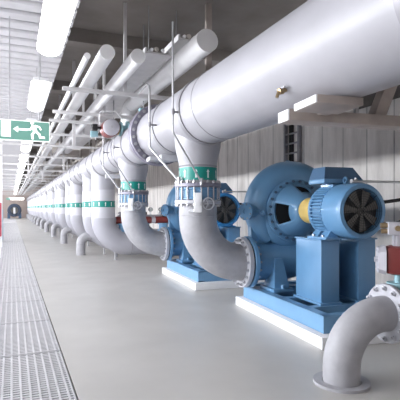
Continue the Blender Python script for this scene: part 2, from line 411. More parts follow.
# ------------------------------------------------------------------ pumps, motors, bases
def prot(y): return ROT if y < 6 else ROT2
def ploc(y, s=1.21): return (HX + s*math.cos(prot(y)), y + s*math.sin(prot(y)), 0)
CZ = 1.24
def pump(loc, blue, label):
    root = thing('centrifugal_pump', loc, ROT, label, 'pump', 'blue centrifugal pumps')
    def ip(t, tab):
        for (a, va), (c, vc) in zip(tab, tab[1:]):
            if t <= c: k = (t-a)/(c-a); return va + (vc-va)*k
        return tab[-1][1]
    outer = [(-50, .555), (0, .595), (90, .63), (180, .70), (230, .77), (270, .870)]
    tr = [(-50, .12), (0, .17), (90, .195), (180, .215), (270, .235)]
    rings = []; N = 28
    for k in range(55):
        ph = -50 + 320*k/54; th = R(180-ph); rt = ip(ph, tr); rho = ip(ph, outer)-rt
        c = Vector((math.cos(th), 0, math.sin(th))); ctr = c*rho + Vector((0,0,CZ))
        rings.append([ctr + c*(rt*math.cos(2*PI*j/N)) + Vector((0,1,0))*(rt*1.08*math.sin(2*PI*j/N)) for j in range(N)])
    for x in (-.1, -.25, -.4, -.56):
        c = Vector((0,0,-1)); ctr = Vector((x, 0, EZ)); rt = .235
        rings.append([ctr + c*(rt*math.cos(2*PI*j/N)) + Vector((0,1,0))*(rt*(1.08 if x > -.3 else 1)*math.sin(2*PI*j/N)) for j in range(N)])
    m = MB().rings(rings)
    m.lathe([(.40, -.175), (.47, -.12), (.48, 0), (.47, .12), (.40, .175)], (0,0,CZ), (0,1,0), 48)
    m.hexa([(-.52,-.05,.78), (-.2,-.05,.78), (-.2,.05,.78), (-.52,.05,.78)], [(-.54,-.05,1.1), (-.3,-.05,1.15), (-.3,.05,1.15), (-.54,.05,1.1)])
    cas = m.build('volute_casing', blue, root, ang=50)
    MB().box(-.02, .02, -.025, .025, CZ+.575, CZ+.64, bev=.008).build('lifting_lug', blue, cas)
    # nozzle flange
    f = MB().ring((-.56, 0, EZ), (1,0,0), .318, .20, .055, 48, .006).build('nozzle_flange', blue, root)
    bolts(f, (-.52, 0, EZ), (1,0,0), .275, 18, .019, .035)
    MB().ring((-.597, 0, EZ), (1,0,0), .292, .20, .018, 40).build('gasket', M['black'], root)
    # cover with bolt ring, dished, and a bearing bracket with side windows
    cv = MB().lathe([(.10, -.15), (.385, -.15), (.392, -.16), (.392, -.205), (.375, -.215), (.345, -.215), (.335, -.225), (.31, -.235), (.27, -.235), (.12, -.235)], (0,0,CZ), (0,1,0), 64).build('front_cover', blue, root)
    bolts(cv, (0, -.222, CZ), (0,-1,0), .362, 24, .017, .04, m=M['navy'])
    prof = [(.325, -.235), (.322, -.245), (.282, -.32), (.222, -.42), (.165, -.49), (.15, -.52)]
    S = 64; br = MB(); vv = []
    for (r, yv) in prof:
        vv.append([br.bm.verts.new((r*math.cos(2*PI*j/S), yv, CZ + r*math.sin(2*PI*j/S))) for j in range(S)])
    for i in range(len(prof)-1):
        for j in range(S):
            a = (j+.5)/S*360; hole = any(abs((a-c+180) % 360 - 180) < w for c, w in ((188, 25), (352, 25), (80, 20)))
            if hole and i in (1, 2): continue
            br.bm.faces.new((vv[i][j], vv[i][(j+1) % S], vv[i+1][(j+1) % S], vv[i+1][j]))
    bo = br.build('bearing_bracket', blue, root, ang=50)
    so = bo.modifiers.new('thickness', 'SOLIDIFY'); so.thickness = .022; so.offset = -1
    MB().lathe([(.05, -.20), (.05, -.3), (.07, -.31), (.07, -.36), (.05, -.37), (.05, -.52)], (0,0,CZ), (0,1,0), 24).build('shaft', M['dark'], bo)
    MB().lathe([(.295, -.2355), (.295, -.238)], (0,0,CZ), (0,1,0), 40).build('recess_shade_disc', M['dark'], bo)  # near-black disc paints the shade inside the bracket windows
    MB().lathe([(.06, -.51), (.145, -.51), (.15, -.53), (.15, -.90), (.145, -.915), (.06, -.915)], (0,0,CZ), (0,1,0), 40).build('coupling_guard', M['yellow'], root)['label'] = 'yellow coupling guard'
    # feet
    for (x, y) in ((-.27, -.24), (.30, -.24)):
        ft = MB()
        ft.hexa([(x-.10, y-.11, .31), (x+.10, y-.11, .31), (x+.10, y+.16, .31), (x-.10, y+.16, .31)],
                [(x-.05, y-.03, .66), (x+.05, y-.03, .66), (x+.05, y+.22, .66), (x-.05, y+.22, .66)])
        ft.box(x-.14, x+.14, y-.17, y+.20, .275, .315, bev=.006)
        fo = ft.build('foot', blue, root)
        MB().cyl((x, y-.14, .31), (x, y-.14, .36), .03, seg=6).build('foot_bolt', blue, fo)
    # small flanged side port and a boss on the volute
    ax = Vector((-.90, -.43, 0)).normalized(); o = Vector((-.51, -.10, CZ-.01))
    sp = MB().cyl(o, o+ax*.165, .075, seg=24).ring(o+ax*.165, ax, .108, .03, .03, 28, .004).lathe([(.05, .155), (.05, .17)], o, ax, 20).build('side_port', blue, root)
    bolts(sp, o+ax*.185, ax, .09, 8, .009, .02)
    MB().cyl((-.44, -.16, CZ-.03), (-.46, -.225, CZ-.03), .035, .028, seg=18).cyl((-.46,-.225,CZ-.03), (-.463,-.245,CZ-.03), .012, seg=6).build('drain_plug', blue, root)
    return root
p1 = pump(ploc(Y1P), M['blue'], 'nearest blue centrifugal pump with round volute and yellow coupling guard')
p2 = dup(p1, ploc(Y2P), 'farther blue centrifugal pump half hidden behind the nearest elbow', ROT2)

def motor(loc, blue, label):
    root = thing('electric_motor', loc, ROT, label, 'motor', 'blue electric motors')
    o, ax = (0,0,CZ), (0,1,0)
    h = MB().lathe([(.05, -.93), (.20, -.93), (.235, -.94), (.25, -.955), (.25, -1.28), (.05, -1.28)], o, ax, 48)
    nf = 48
    for i in range(nf):
        a = 2*PI*i/nf + .02
        if 62 < math.degrees(a) % 360 < 118: continue
        h.box(.24, .287, -1.18, -.95, -.0065, .0065, Matrix.Translation(o) @ Matrix.Rotation(-a, 4, 'Y'))
    h.box(-.13, .13, -1.17, -.95, CZ+.20, CZ+.272)
    h.build('finned_housing', blue, root, ang=30)
    sh = MB().ring((0, -.945, CZ), ax, .278, .15, .045, 48, .008).build('end_shield', blue, root)
    bolts(sh, (0, -.93, CZ), (0,1,0), .255, 8, .012, .03)
    MB().lathe([(.262, -1.165), (.276, -1.167), (.279, -1.185), (.279, -1.43), (.274, -1.455), (.264, -1.478), (.232, -1.485), (.222, -1.478), (.219, -1.44), (.219, -1.40), (.262, -1.39)], o, ax, 64, closed=True).build('fan_cowl', blue, root, ang=40)
    fan = MB().lathe([(.01, -1.405), (.05, -1.41), (.05, -1.455), (.04, -1.462), (.005, -1.464)], o, ax, 24)
    for k in range(7):
        a = 2*PI*k/7 + .3; mx = Matrix.Translation(o) @ Matrix.Rotation(-a, 4, 'Y')
        fan.hexa([(.04,-1.452,-.016), (.04,-1.45,.016), (.20,-1.44,.052), (.20,-1.452,-.038)], [(.04,-1.446,-.016), (.04,-1.444,.016), (.20,-1.434,.052), (.20,-1.446,-.038)], mx)
    fan.build('fan', M['blade'], root)
    MB().cyl((0,-1.36,CZ), (0,-1.395,CZ), .218, seg=40).build('fan_back_plate', M['back'], root)
    gr = MB()
    for k in range(1, 10): gr.torus((0, -1.481, CZ), ax, .024*k, .0016, 40, 5)
    for k in range(4):
        a = PI*k/4; d = Vector((math.cos(a), 0, math.sin(a)))*.222; gr.cyl(Vector((0,-1.481,CZ))-d, Vector((0,-1.481,CZ))+d, .002, seg=6)
    gr.build('fan_grille', M['dark'], root)
    tb = MB().box(-.20, .28, -1.12, -.82, 1.525, 1.575, bev=.008).box(-.12, .12, -1.05, -.96, 1.48, 1.53).build('terminal_box', blue, root)
    lid = MB().hexa([(-.195,-1.115,1.575), (.275,-1.115,1.575), (.275,-.825,1.575), (-.195,-.825,1.575)],
                    [(-.165,-1.085,1.70), (.175,-1.085,1.70), (.175,-.855,1.70), (-.165,-.855,1.70)])
    lo = lid.build('lid', M['lid'], tb, smooth=False)
    MB().ring((.03, -1.155, 1.56), (1,0,0), .035, .018, .016, 20).cyl((.03,-1.155,1.50), (.03,-1.155,1.53), .015, seg=10).build('lifting_eye', blue, root)
    for x in (-.19, .19):
        for y in (-1.0, -1.17):
            fo = MB().hexa([(x-.07,y-.07,.955), (x+.07,y-.07,.955), (x+.07,y+.07,.955), (x-.07,y+.07,.955)], [(x*.75-.04,y-.05,1.05), (x*.75+.04,y-.05,1.05), (x*.75+.04,y+.05,1.05), (x*.75-.04,y+.05,1.05)])
            fo.box(x-.085, x+.085, y-.085, y+.085, .95, .975, bev=.005)
            f_ = fo.build('foot', blue, root)
            MB().cyl((x+(.06 if x > 0 else -.06), y, .97), (x+(.06 if x > 0 else -.06), y, .995), .016, seg=6).build('foot_bolt', M['bolt'], f_)
    return root
m1 = motor(ploc(Y1P), M['motor_blue'], 'nearest blue finned electric motor, fan end facing the viewer')
m2 = motor(ploc(Y2P), M['strong_blue'], 'strong blue electric motor of the farther pump, seen between elbow and pump'); m2.rotation_euler.z = ROT2

def base(loc, label):
    root = thing('base_frame', loc, ROT, label, 'base frame', 'blue steel base frames under the pumps')
    def channel(x0, x1, y0, y1, name='side_rail'):
        """channel section: web with lips top and bottom"""
        m = MB().box(x0, x1, y0, y1, .112, .275)
        return m
    z0, z1 = .112, .275
    for x, s in ((-.50, 1), (.56, -1)):
        a = min(x, x+s*.015), max(x, x+s*.015); l = min(x, x+s*.10), max(x, x+s*.10)
        m = MB().box(a[0], a[1], -1.56, .26, z0, z1).box(l[0], l[1], -1.56, .26, z1-.014, z1).box(l[0], l[1], -1.56, .26, z0, z0+.014)
        so = m.build('side_rail', M['frame_blue'], root, smooth=False)
        for yb in (.1, -.3, -.8, -1.3):
            MB().cyl((x+s*.06, yb, z0+.014), (x+s*.06, yb, z0+.05), .014, seg=6).build('anchor_bolt', M['bolt'], so)
    for y in (-1.56, -1.22, -.72, -.02, .245):
        MB().box(-.485, .545, y, y+.015, z0, z1-.002).box(-.485, .545, y, y+.09, z1-.012, z1).build('cross_member', M['frame_blue'], root, smooth=False)
    # motor pedestals, one each side
    for x0, x1 in ((-.27, -.05), (.18, .40)):
        m = MB().box(x0, x1, -1.17, -.67, .285, .935, bev=.012).box(x0-.012, x1+.012, -1.185, -.655, .935, .95, bev=.003).box(x0-.02, x1+.02, -1.19, -.65, .275, .30, bev=.003)
        m.build('motor_pedestal', M['motor_blue'], root)
    MB().box(-.05, .18, -.72, -.69, .30, .90).build('pedestal_web', M['motor_blue'], root, smooth=False)
    return root
b1 = base(ploc(Y1P), 'blue steel base frame with tall motor pedestals under the nearest pump')
dup(b1, ploc(Y2P), 'blue steel base frame under the farther pump', ROT2)
def plinth(loc, label):
    o = MB().box(-.58, .72, -1.66, .34, 0, .11, bev=.008).build('concrete_plinth', M['plinth'])
    o.location = loc; o.rotation_euler.z = ROT
    return tag(o, label, 'plinth', 'white plinths under the pump sets')
q1 = plinth(ploc(Y1P), 'white plinth on the floor under the nearest pump base frame')
dup(q1, ploc(Y2P), 'white plinth on the floor under the farther pump base frame', ROT2)

# conduit from the motor terminal box to the wall, and the motor cable
def local(loc, p):
    v = Matrix.Translation(loc) @ Matrix.Rotation(prot(loc[1]+.4), 4, 'Z') @ Vector(p); return v
for i, yv in enumerate((Y1P, Y2P)):
    L0 = ploc(yv); which = 'nearest' if i == 0 else 'farther'
    a = local(L0, (.06, -1.24, 1.545)); c = local(L0, (.6, -1.24, 1.545)); d = Vector((XR-.03, c.y-.06, 1.545))
    rt = thing('conduit', a, 0, 'thin steel conduit from the %s motor across to the concrete wall' % which, 'conduit', 'conduits behind the motors')
    MB().tube([(0,0,0), c-a, d-a], .0125, 10).build('tube', M['steel'], rt)
    MB().cyl((-.02,0,0), (.05,0,0), .022, seg=12).cyl((.035,0,-.035), (.035,0,.035), .012, seg=10).build('fitting', M['steel'], rt)
    MB().cyl(d-a-Vector((.0,0,0)), d-a+Vector((.03,0,0)), .035, seg=12).build('wall_rosette', M['steel'], rt)
    a = local(L0, (.26, -1.10, 1.36)); d = Vector((XR-.012, a.y-.25, 1.50))
    tag(MB().tube(fillet([a, a+Vector((.25,-.05,-.03)), a+Vector((.62,-.12,.02)), d], .2), .019, 10).build('motor_cable', M['black']),
        'thick black cable sagging from the %s motor to the wall' % which, 'cable', 'black motor cables')
a = local(ploc(Y1P), (.27, -1.20, 1.12)); d = Vector((XR-.01, 3.2, 1.36))
tag(MB().tube(fillet([a, a+Vector((.3,-.05,-.01)), (4.0, 3.4, 1.22), d], .2), .007, 8).build('sensor_cable', M['black']), 'thin black cable below the thick one, right of the nearest motor', 'cable')

# ------------------------------------------------------------------ paired risers of the long row
AR = .285
def row_riser(with_leg):
    root = thing('riser_pipe', (0,0,0), 0, 'x', 'pipe', 'row of grey risers along the aisle')
    ez, Rb = .385, .64; zt = HZ-.18
    MB().lathe([(AR-.004, 1.70), (AR-.004, zt-.2), (AR+.01, zt), ], seg=40).build('upper_pipe', M['pipe'], root, ang=50)
    MB().lathe([(AR-.01, 1.02), (AR+.002, 1.03), (AR+.002, 1.71), (AR-.01, 1.72)], seg=40).build('pale_sleeve', M['sleeve'], root, ang=40)['label'] = 'paler lower sleeve'
    green_band(root, AR+.002, 1.29, 1.44, 12)
    pts = [(0,0,1.03)]
    for k in range(13):
        a = PI/2*k/12; pts.append((Rb-Rb*math.cos(a), 0, ez+Rb-Rb*math.sin(a)))
    pts.append((XR-HX-.01, 0, ez))
    MB().tube(pts, AR, 40).build('elbow', M['pipe'], root, ang=60)
    MB().torus((Rb+.02, 0, ez), (1,0,0), AR, .006, 40).build('weld_bead', M['band'], root)
    if with_leg:
        MB().cyl((.30, 0, 0), (.30, 0, .30), .022, seg=12).cyl((.30,0,0), (.30,0,.012), .05, seg=12).build('support_leg', M['steel'], root)
    return root
ra = row_riser(True)
def drain():
    root = thing('drain_pipe', (0,0,0), 0, 'x', 'drain pipe', 'bent drain pipes into the floor')
    pts = [(0,0,0.0), (0,0,.32)] + [(.17-.17*math.cos(a), 0, .32+.17*math.sin(a)) for a in [PI/2*k/8 for k in range(1, 9)]] + [(.27, 0, .49)]
    MB().tube(pts, .118, 28).build('pipe', M['elbow'], root, ang=60)
    MB().torus((0,0,.29), (0,0,1), .118, .005, 28).build('weld_bead', M['band'], root)
    MB().ring((0,0,.006), (0,0,1), .13, .10, .012, 28).build('floor_collar', M['steel'], root)
    return root
dr = drain()
NP = 12
for k in range(NP):
    for j in (0, 1):
        y = 11.05 + 4.3*k + (1.45 if j else 0); n = 2*k+j
        o = ra if n == 0 else dup(ra)
        o.location = (HX, y, 0)
        if n == 0: lb = 'nearest wide grey riser of the long row, just left of the farther pump elbow'
        else: lb = 'grey riser with green band, the %s of the long row counted from the pumps' % ORD[n]
        o['label'] = lb
    o = dr if k == 0 else dup(dr)
    o.location = (1.73, 12.50 + 4.3*k, 0)
    o['label'] = ('bent grey drain pipe in the floor nearest the viewer' if k == 0 else 'bent grey drain pipe in the floor, the %s from the viewer' % ORD[k])

# ------------------------------------------------------------------ beams carrying the header
SROT = R(-7)
def support(y, label, brace):
    rt = thing('support_beam', (1.88, y, 0), SROT, label, 'beam', 'wall beams under the header pipe')
    far = 2.52 if brace else .72
    MB().box(0, far, 0, .17, 1.915, 2.0, bev=.004).build('beam', M['beam'] if brace else M['flange_pale'], rt)
    MB().box(-.012, 0, .002, .168, 1.918, 1.997).build('lit_end_face', M['white'], rt)['label'] = 'white end face with the light painted in'  # white colour paints in the light on the beam's left end
    if not brace: MB().box(.64, .72, .04, .12, 2.0, ZS-.0).build('hanger', M['beam'], rt)
    MB().box(.02, .55, .03, .14, 1.985, 2.001).build('saddle_pad', M['white'], rt, smooth=False)
    return rt
def shelf(y, label):
    rt = thing('support_plate', (1.80, y, 0), SROT, label, 'beam', 'short plates beside the wall beams')
    MB().box(0, .34, 0, .30, 1.945, 1.998, bev=.003).build('plate', M['beam'] if y < 4 else M['flange_pale'], rt)
    MB().box(-.01, 0, .002, .298, 1.948, 1.996).build('lit_end_face', M['white'], rt)['label'] = 'white end face with the light painted in'  # left end whitened to show the light falling on it
    MB().box(.25, .33, .30, .46, 1.96, 2.0).build('tie_bar', M['beam'], rt, smooth=False)
    return rt
support(2.79, 'nearest brown-grey beam running from the concrete wall to below the header pipe', True)
support(5.83, 'beam under the header pipe behind the nearest riser', False)
support(9.75, 'beam under the header pipe between the farther pump riser and the long row', False)
shelf(2.36, 'short brown-grey plate with white end, above the nearest beam')
shelf(6.10, 'small plate with white end below the bolted header joint')
# braces standing on the nearest beam
S0 = Vector((1.88, 2.79, 0))
def bl(p): return Matrix.Translation(S0) @ Matrix.Rotation(SROT, 4, 'Z') @ Vector(p)
def bar(name, p0, p1, w, m, label, cat, grp=None):
    p0, p1 = Vector(p0), Vector(p1); d = p1-p0; q = d.to_track_quat('Z', 'Y').to_matrix().to_4x4()
    o = MB().box(-w/2, w/2, -w/2, w/2, 0, d.length, bev=.004).build(name, m); o.matrix_world = Matrix.Translation(p0) @ q
    return tag(o, label, cat, grp)
bar('diagonal_brace', bl((.80, .085, 1.985)), bl((1.12, .085, 2.72)), .10, M['beam'], 'slanting brown-grey brace standing on the nearest beam', 'brace')
bar('support_post', bl((1.24, .085, 2.0)), bl((1.24, .085, 4.14)), .12, M['beam'], 'upright brown-grey post on the nearest beam, at the right edge', 'post')
bar('hanging_strut', bl((.62, .085, 2.0)), bl((.62, .085, 2.2)), .03, M['steel'], 'short pale strut on the nearest beam below the header pipe', 'strut')
# added dark block standing in for the shade high behind the braces
tag(MB().box(3.9, 4.399, 2.7, 4.9, 2.62, 3.4, bev=.02).build('duct_and_shade_block', mat('shade_block_dark', (.06,.052,.05), .6)), 'dark block standing in for shade, high in the corner behind the slanting brace', 'duct')

# ------------------------------------------------------------------ instrument tubes
def itube(y, pts, label, n):
    o = Vector(pts[0]); rt = thing('instrument_tube', (o.x, o.y+y, o.z), 0, label, 'tube', 'thin tubes crossing in front of the header')
    pp = [Vector(p)-o for p in pts]
    MB().tube(fillet(pp, .10), .014 if n else .011, 10).build('tube', M['steel'], rt)
    for z in (2.32,):
        a, c = pp[1 if not n else 2], pp[2 if not n else 3]
        t = (z-o.z-a.z)/(c.z-a.z); p = a.lerp(c, t)
        MB().cyl(p, p+Vector((.16, .02, .0)), .012, seg=8).cyl(p-Vector((0,0,.03)), p+Vector((0,0,.03)), .02, seg=10).build('standoff_clip', M['band'], rt)
    e = pp[-1]
    MB().cyl(e-Vector((0,0,.03)), e+Vector((0,0,.05)), .018, seg=10).build('end_fitting', M['bolt'], rt)
    return rt
tA = [(1.62, 4.64, 3.3), (1.62, 4.64, 3.0), (1.62, 4.64, 2.10), (1.99, 4.71, 1.56)]
tB = [(1.62, 6.1, 2.86), (1.60, 5.47, 2.86), (1.60, 5.47, 2.86), (1.60, 5.47, 2.04), (1.795, 4.92, 1.58)]
tB = [tB[0], tB[1], tB[1], tB[3], tB[4]]
tB = [(1.62, 6.1, 2.86), (1.605, 5.60, 2.86), (1.60, 5.47, 2.80), (1.60, 5.47, 2.04), (1.795, 4.92, 1.58)]
itube(0, tA, 'thin steel tube slanting down to the right of the nearest riser band', 0)
itube(0, tB, 'pale tube arching over the header and slanting to the nearest valve', 1)
itube(PITCH, tA, 'thin steel tube slanting down across the farther pump riser', 0)
itube(PITCH, tB, 'pale tube arching over the header and slanting to the farther pump valve', 1)

# ------------------------------------------------------------------ actuated valves (oxide red actuators)
def actuator_parts(root, mx, L=.46, r=.15, body='red'):
    """a red cylinder along local x with cast end caps; mx places it"""
    a = MB().lathe([(.02, 0), (r*.93, 0), (r, .02), (r, L-.02), (r*.93, L), (.02, L)], (0,0,0), (1,0,0), 28).build('actuator', M[body], root); a.matrix_basis = mx
    for x0, s in ((0, -1), (L, 1)):
        c = MB().lathe([(.02, 0), (r*.99, 0), (r*.99, .012), (r*.8, .045), (r*.4, .062), (.02, .066)], (x0, 0, 0), (s,0,0), 28).build('end_cap', M['cap'], a)
        c['label'] = 'grey cast end cap'
        MB().cyl((x0+s*.062,0,0), (x0+s*.085,0,0), .02, seg=6).build('cap_bolt', M['flange_pale'], c)
    return a
def actuated_valve(loc, rz, zpipe, zact, L, r, label, grp=None, base=0):
    root = thing('actuated_valve', loc, rz, label, 'valve', grp)
    MB().cyl((0,0,0), (0,0,zpipe), .09, seg=20).build('stub', M['pipe'], root)
    MB().ring((0,0,zpipe+.02), (0,0,1), .15, .05, .04, 28).cyl((0,0,zpipe+.04), (0,0,zpipe+.17), .115, seg=24).ring((0,0,zpipe+.185), (0,0,1), .15, .05, .03, 28).build('valve_body', M['frame_blue'], root)
    MB().cyl((0,0,zpipe+.19), (0,0,zact-r*.9), .045, seg=16).ring((0,0,zact-r-.01), (0,0,1), .07, .03, .03, 20).build('neck', M['teal'], root)
    actuator_parts(root, Matrix.Translation((-L/2, 0, zact)), L, r)
    b = MB().box(-.08, .08, -.05, .05, zact+r+.05, zact+r+.12, bev=.006).box(-.03, .03, -.04, .04, zact+r-.03, zact+r+.05).build('position_switch', M['black'], root)
    MB().box(-.10, -.085, -.05, .05, zact+r+.045, zact+r+.125).cyl((-.10,-.02,zact+r+.10), (-.125,-.02,zact+r+.10), .014, seg=10).cyl((-.10,.025,zact+r+.075), (-.125,.025,zact+r+.075), .014, seg=10).build('cover_plate', M['cap'], b)
    return root
actuated_valve((2.56, 11.05, .655), 0, .03, .31, .40, .09, 'red actuated valve left of the farther pump elbow, just visible', 'red actuated valves behind the risers')
actuated_valve((3.07, 11.05, .655), 0, .03, .31, .40, .09, 'red actuated valve right of the farther pump elbow, the left one', 'red actuated valves behind the risers')
actuated_valve((3.60, 11.05, .655), 0, .03, .31, .46, .09, 'red actuated valve against the far wall, just left of the farther blue volute', 'red actuated valves behind the risers')
# silver handles along the small manifold above them
tag(MB().tube(fillet([(2.5, 11.6, 0), (2.5, 11.6, 1.06), (4.40, 11.6, 1.06)], .12), .035, 14).build('manifold_pipe', M['pipe']), 'slim grey pipe behind the red actuated valves', 'pipe')
for i, (x, s) in enumerate(((2.85, 'leftmost'), (3.12, 'second from the left'), (3.42, 'third from the left'), (3.70, 'rightmost'))):
    rt = thing('gauge_valve', (x, 11.6, 1.06), 0, 'small black and silver gauge valve on the slim pipe, %s of four' % s, 'valve', 'small valves on the slim pipe')
    MB().cyl((0,0,.03), (0,0,.13), .018, seg=10).build('stem', M['steel'], rt)
    MB().cyl((0,-.03,.17), (0,.03,.17), .055, seg=20).build('gauge', M['black'], rt)
    MB().cyl((0,-.035,.17), (0,-.03,.17), .045, seg=20).build('dial', M['sign_plain'], rt)

# foreground: pipe rising from the floor into an elbow, flanged valve and red actuator at the lower right
FX, FY = 2.21, 2.62
FR = R(-4)
rt = thing('pipe_elbow', (FX, FY, 0), FR, 'pale grey pipe elbow rising from the floor at the lower right corner', 'pipe elbow')
pr_, Rb, cz = .132, .36, .475
pts = [(0,0,0), (0,0,cz-Rb)] + [(Rb-Rb*math.cos(a), 0, cz-Rb+Rb*math.sin(a)) for a in [PI/2*k/12 for k in range(1, 13)]] + [(Rb+.06, 0, cz)]
MB().tube(pts, pr_, 44).build('pipe', M['elbow'], rt, ang=60)
MB().ring((0,0,.01), (0,0,1), .2, .14, .02, 36).build('floor_collar', M['elbow'], rt)
fl = MB().ring((Rb+.05, 0, cz), (1,0,0), .222, .13, .04, 40, .005).build('flange', M['flange_pale'], rt)
bolts(fl, (Rb+.022, 0, cz), (-1,0,0), .19, 12, .019, .035, m=M['flange_pale'])
VX = Rb+.155
root = thing('actuated_valve', tuple(Matrix.Translation((FX,FY,0)) @ Matrix.Rotation(FR,4,'Z') @ Vector((VX,0,0))), FR, 'large dark red actuator on a pale teal valve at the right edge', 'valve')
vb = MB().cyl((-.08,0,cz), (.08,0,cz), .165, seg=36).cyl((0,0,cz+.15), (0,0,cz+.215), .05, seg=20).ring((0,0,cz+.215), (0,0,1), .085, .03, .025, 24).build('valve_body', M['teal'], root)
MB().ring((.10,0,cz), (1,0,0), .222, .13, .04, 40, .005).build('flange', M['flange_pale'], root)
MB().cyl((.12,0,cz), (.85,0,cz), .155, seg=36).build('outlet_pipe', M['elbow'], root)
MB().cyl((.5,0,0), (.5,0,cz-.14), .04, seg=14).cyl((.5,0,0), (.5,0,.015), .09, seg=16).build('pipe_support', M['steel'], root)
AZ = cz+.405
AM = Matrix.Translation((-.07, -.02, 0)) @ Matrix.Rotation(R(-34), 4, 'Z')
act = MB().box(-.06, .46, -.115, .115, AZ-.105, AZ+.105, bev=.045).build('actuator', M['red'], root, ang=50); act.matrix_basis = AM
cp = MB().hexa([(-.06,-.118,AZ-.07), (-.06,-.07,AZ-.107), (-.06,.07,AZ-.107), (-.06,.118,AZ-.07), (-.06,.118,AZ+.07), (-.06,.07,AZ+.107), (-.06,-.07,AZ+.107), (-.06,-.118,AZ+.07)],
               [(-.11,-.10,AZ-.062), (-.11,-.06,AZ-.092), (-.11,.06,AZ-.092), (-.11,.10,AZ-.062), (-.11,.10,AZ+.062), (-.11,.06,AZ+.092), (-.11,-.06,AZ+.092), (-.11,-.10,AZ+.062)])
co = cp.build('end_cap', M['cap'], act, smooth=False); co['label'] = 'pale grey cast end cap'
MB().cyl((-.11,0,AZ), (-.132,0,AZ), .022, seg=6).build('cap_bolt', M['flange_pale'], co)
for (yy_, zz_) in ((-.07,.065), (.07,.065), (-.07,-.065), (.07,-.065)):
    MB().cyl((-.105,yy_,AZ+zz_), (-.116,yy_,AZ+zz_), .010, seg=6).build('cap_screw', M['flange_pale'], co)
MB().cyl((0,0,cz+.22), (0,0,AZ-.09), .03, seg=14).build('neck', M['teal'], root)
MB().box(.0, .16, -.03, .03, AZ+.095, AZ+.19).box(.02, .05, -.05, .05, AZ+.095, AZ+.19).build('mounting_bracket', M['cap'], root, smooth=False).matrix_basis = AM
bx_ = MB().box(.06, .40, -.07, .07, AZ+.19, AZ+.285, bev=.008).build('switch_box', M['black'], root); bx_.matrix_basis = AM
pl = MB().box(-.04, .06, -.075, .075, AZ+.19, AZ+.285, bev=.004).build('gland_plate', M['cap'], bx_)
for (yy_, zz_) in ((-.01, .26), (-.0, .215), (.05, .255)):
    MB().cyl((-.04,yy_,AZ+zz_), (-.085,yy_,AZ+zz_), .019, seg=12).build('cable_gland', M['brass'], pl)
MB().cyl((.02,-.075,AZ+.24), (.02,-.11,AZ+.24), .02, seg=12).build('cable_gland', M['brass'], pl)

# small actuated valve lying on top of the header, left of the bolted joint
root = thing('actuated_valve', (1.30, 7.70, 2.63), R(0), 'small actuated valve with round grey cap beside the bolted header joint', 'valve'); root.scale = (1.15, 1.15, 1.15)
MB().lathe([(.02,.36), (.11,.36), (.11,.39), (.06,.40), (.06,.46), (.125,.465), (.125,.495), (.02,.495)], (0,0,0), (1,0,0), 28).lathe([(.06,.49), (.06,.70)], (0,0,-.0), (1,0,-.18), 20).build('valve_body', M['teal'], root)
MB().cyl((.30,0,0), (.37,0,0), .05, seg=18).ring((.335,0,0), (1,0,0), .09, .04, .02, 20).build('neck', M['brass'], root)
ac = MB().cyl((.215,-.10,0), (.215,.12,0), .128, seg=32).build('actuator', M['red'], root)
MB().lathe([(.02,0), (.122,0), (.122,.03), (.10,.045), (.02,.05)], (.215,-.10,0), (0,-1,0), 32).build('end_cap', M['cap'], ac)
MB().cyl((.215,-.15,0), (.215,-.17,0), .02, seg=6).build('cap_bolt', M['flange_pale'], ac)
MB().box(-.05, .03, -.05, .05, -.045, .045, bev=.008).cyl((.03,0,0), (.10,0,0), .02, seg=10).build('plug', M['black'], root)
MB().tube(fillet([(.06,-.02,.02), (.06,-.02,.24), (.30,-.02,.26), (.42,0,.13)], .06), .008, 8).build('air_line', M['white'], root)

# ------------------------------------------------------------------ concrete wall: cable ladder
rt = thing('cable_ladder', (XR-.05, 6.38, 0), 0, 'dark cable ladder running up the concrete wall above the volute', 'cable ladder')
for y in (-.20, .20): MB().box(-.03, .03, y-.018, y+.018, .05, 3.5).build('side_rail', M['band'], rt, smooth=False)
for k in range(20): MB().box(-.012, .012, -.18, .18, .2+.165*k, .225+.165*k).build('rung', M['band'], rt, smooth=False)
for y, r in ((-.16, .022), (.03, .02), (.10, .026)): MB().cyl((.03, y, .1), (.03, y, 3.5), r, seg=10).build('cable', M['black'], rt)

# ------------------------------------------------------------------ lamps over the walkway
def lamp():
    rt = thing('ceiling_lamp', (.37, 0, 2.9), 0, 'x', 'lamp', 'row of long lamps over the walkway')
    MB().box(-.10, .10, 0.6, 2.3, .075, .13, bev=.01).build('housing', M['white'], rt)
    d = MB(); n = 12
    rs = [[(.128*math.cos(PI+PI*j/n), yy, .075 + .085*math.sin(PI+PI*j/n)) for j in range(n+1)] for yy in (.64, 2.26)]
    rs = [[(x*.5, 0.6, z*.55+.034) for x, _, z in rs[0]]] + rs + [[(x*.5, 2.30, z*.55+.034) for x, _, z in rs[1]]]
    d.rings(rs); d.build('diffuser', M['tube_lamp'], rt, ang=60)
    for y in (.9, 2.0): MB().cyl((0,y,.13), (0,y,ZC-2.9-.02), .006, seg=6).build('suspension_rod', M['steel'], rt)
    return rt
l0 = lamp()
for k in range(20):
    o = l0 if k == 0 else dup(l0)
    o.location = (.37, -.2+3.0*k, 2.9) if k else (.37, -.2, 2.9)
    o['label'] = ('long lit lamp overhead nearest the viewer' if k == 0 else 'long lit lamp over the walkway, the %s of the row from the viewer' % ORD[k])
l0.location = (.37, -.2, 2.9)

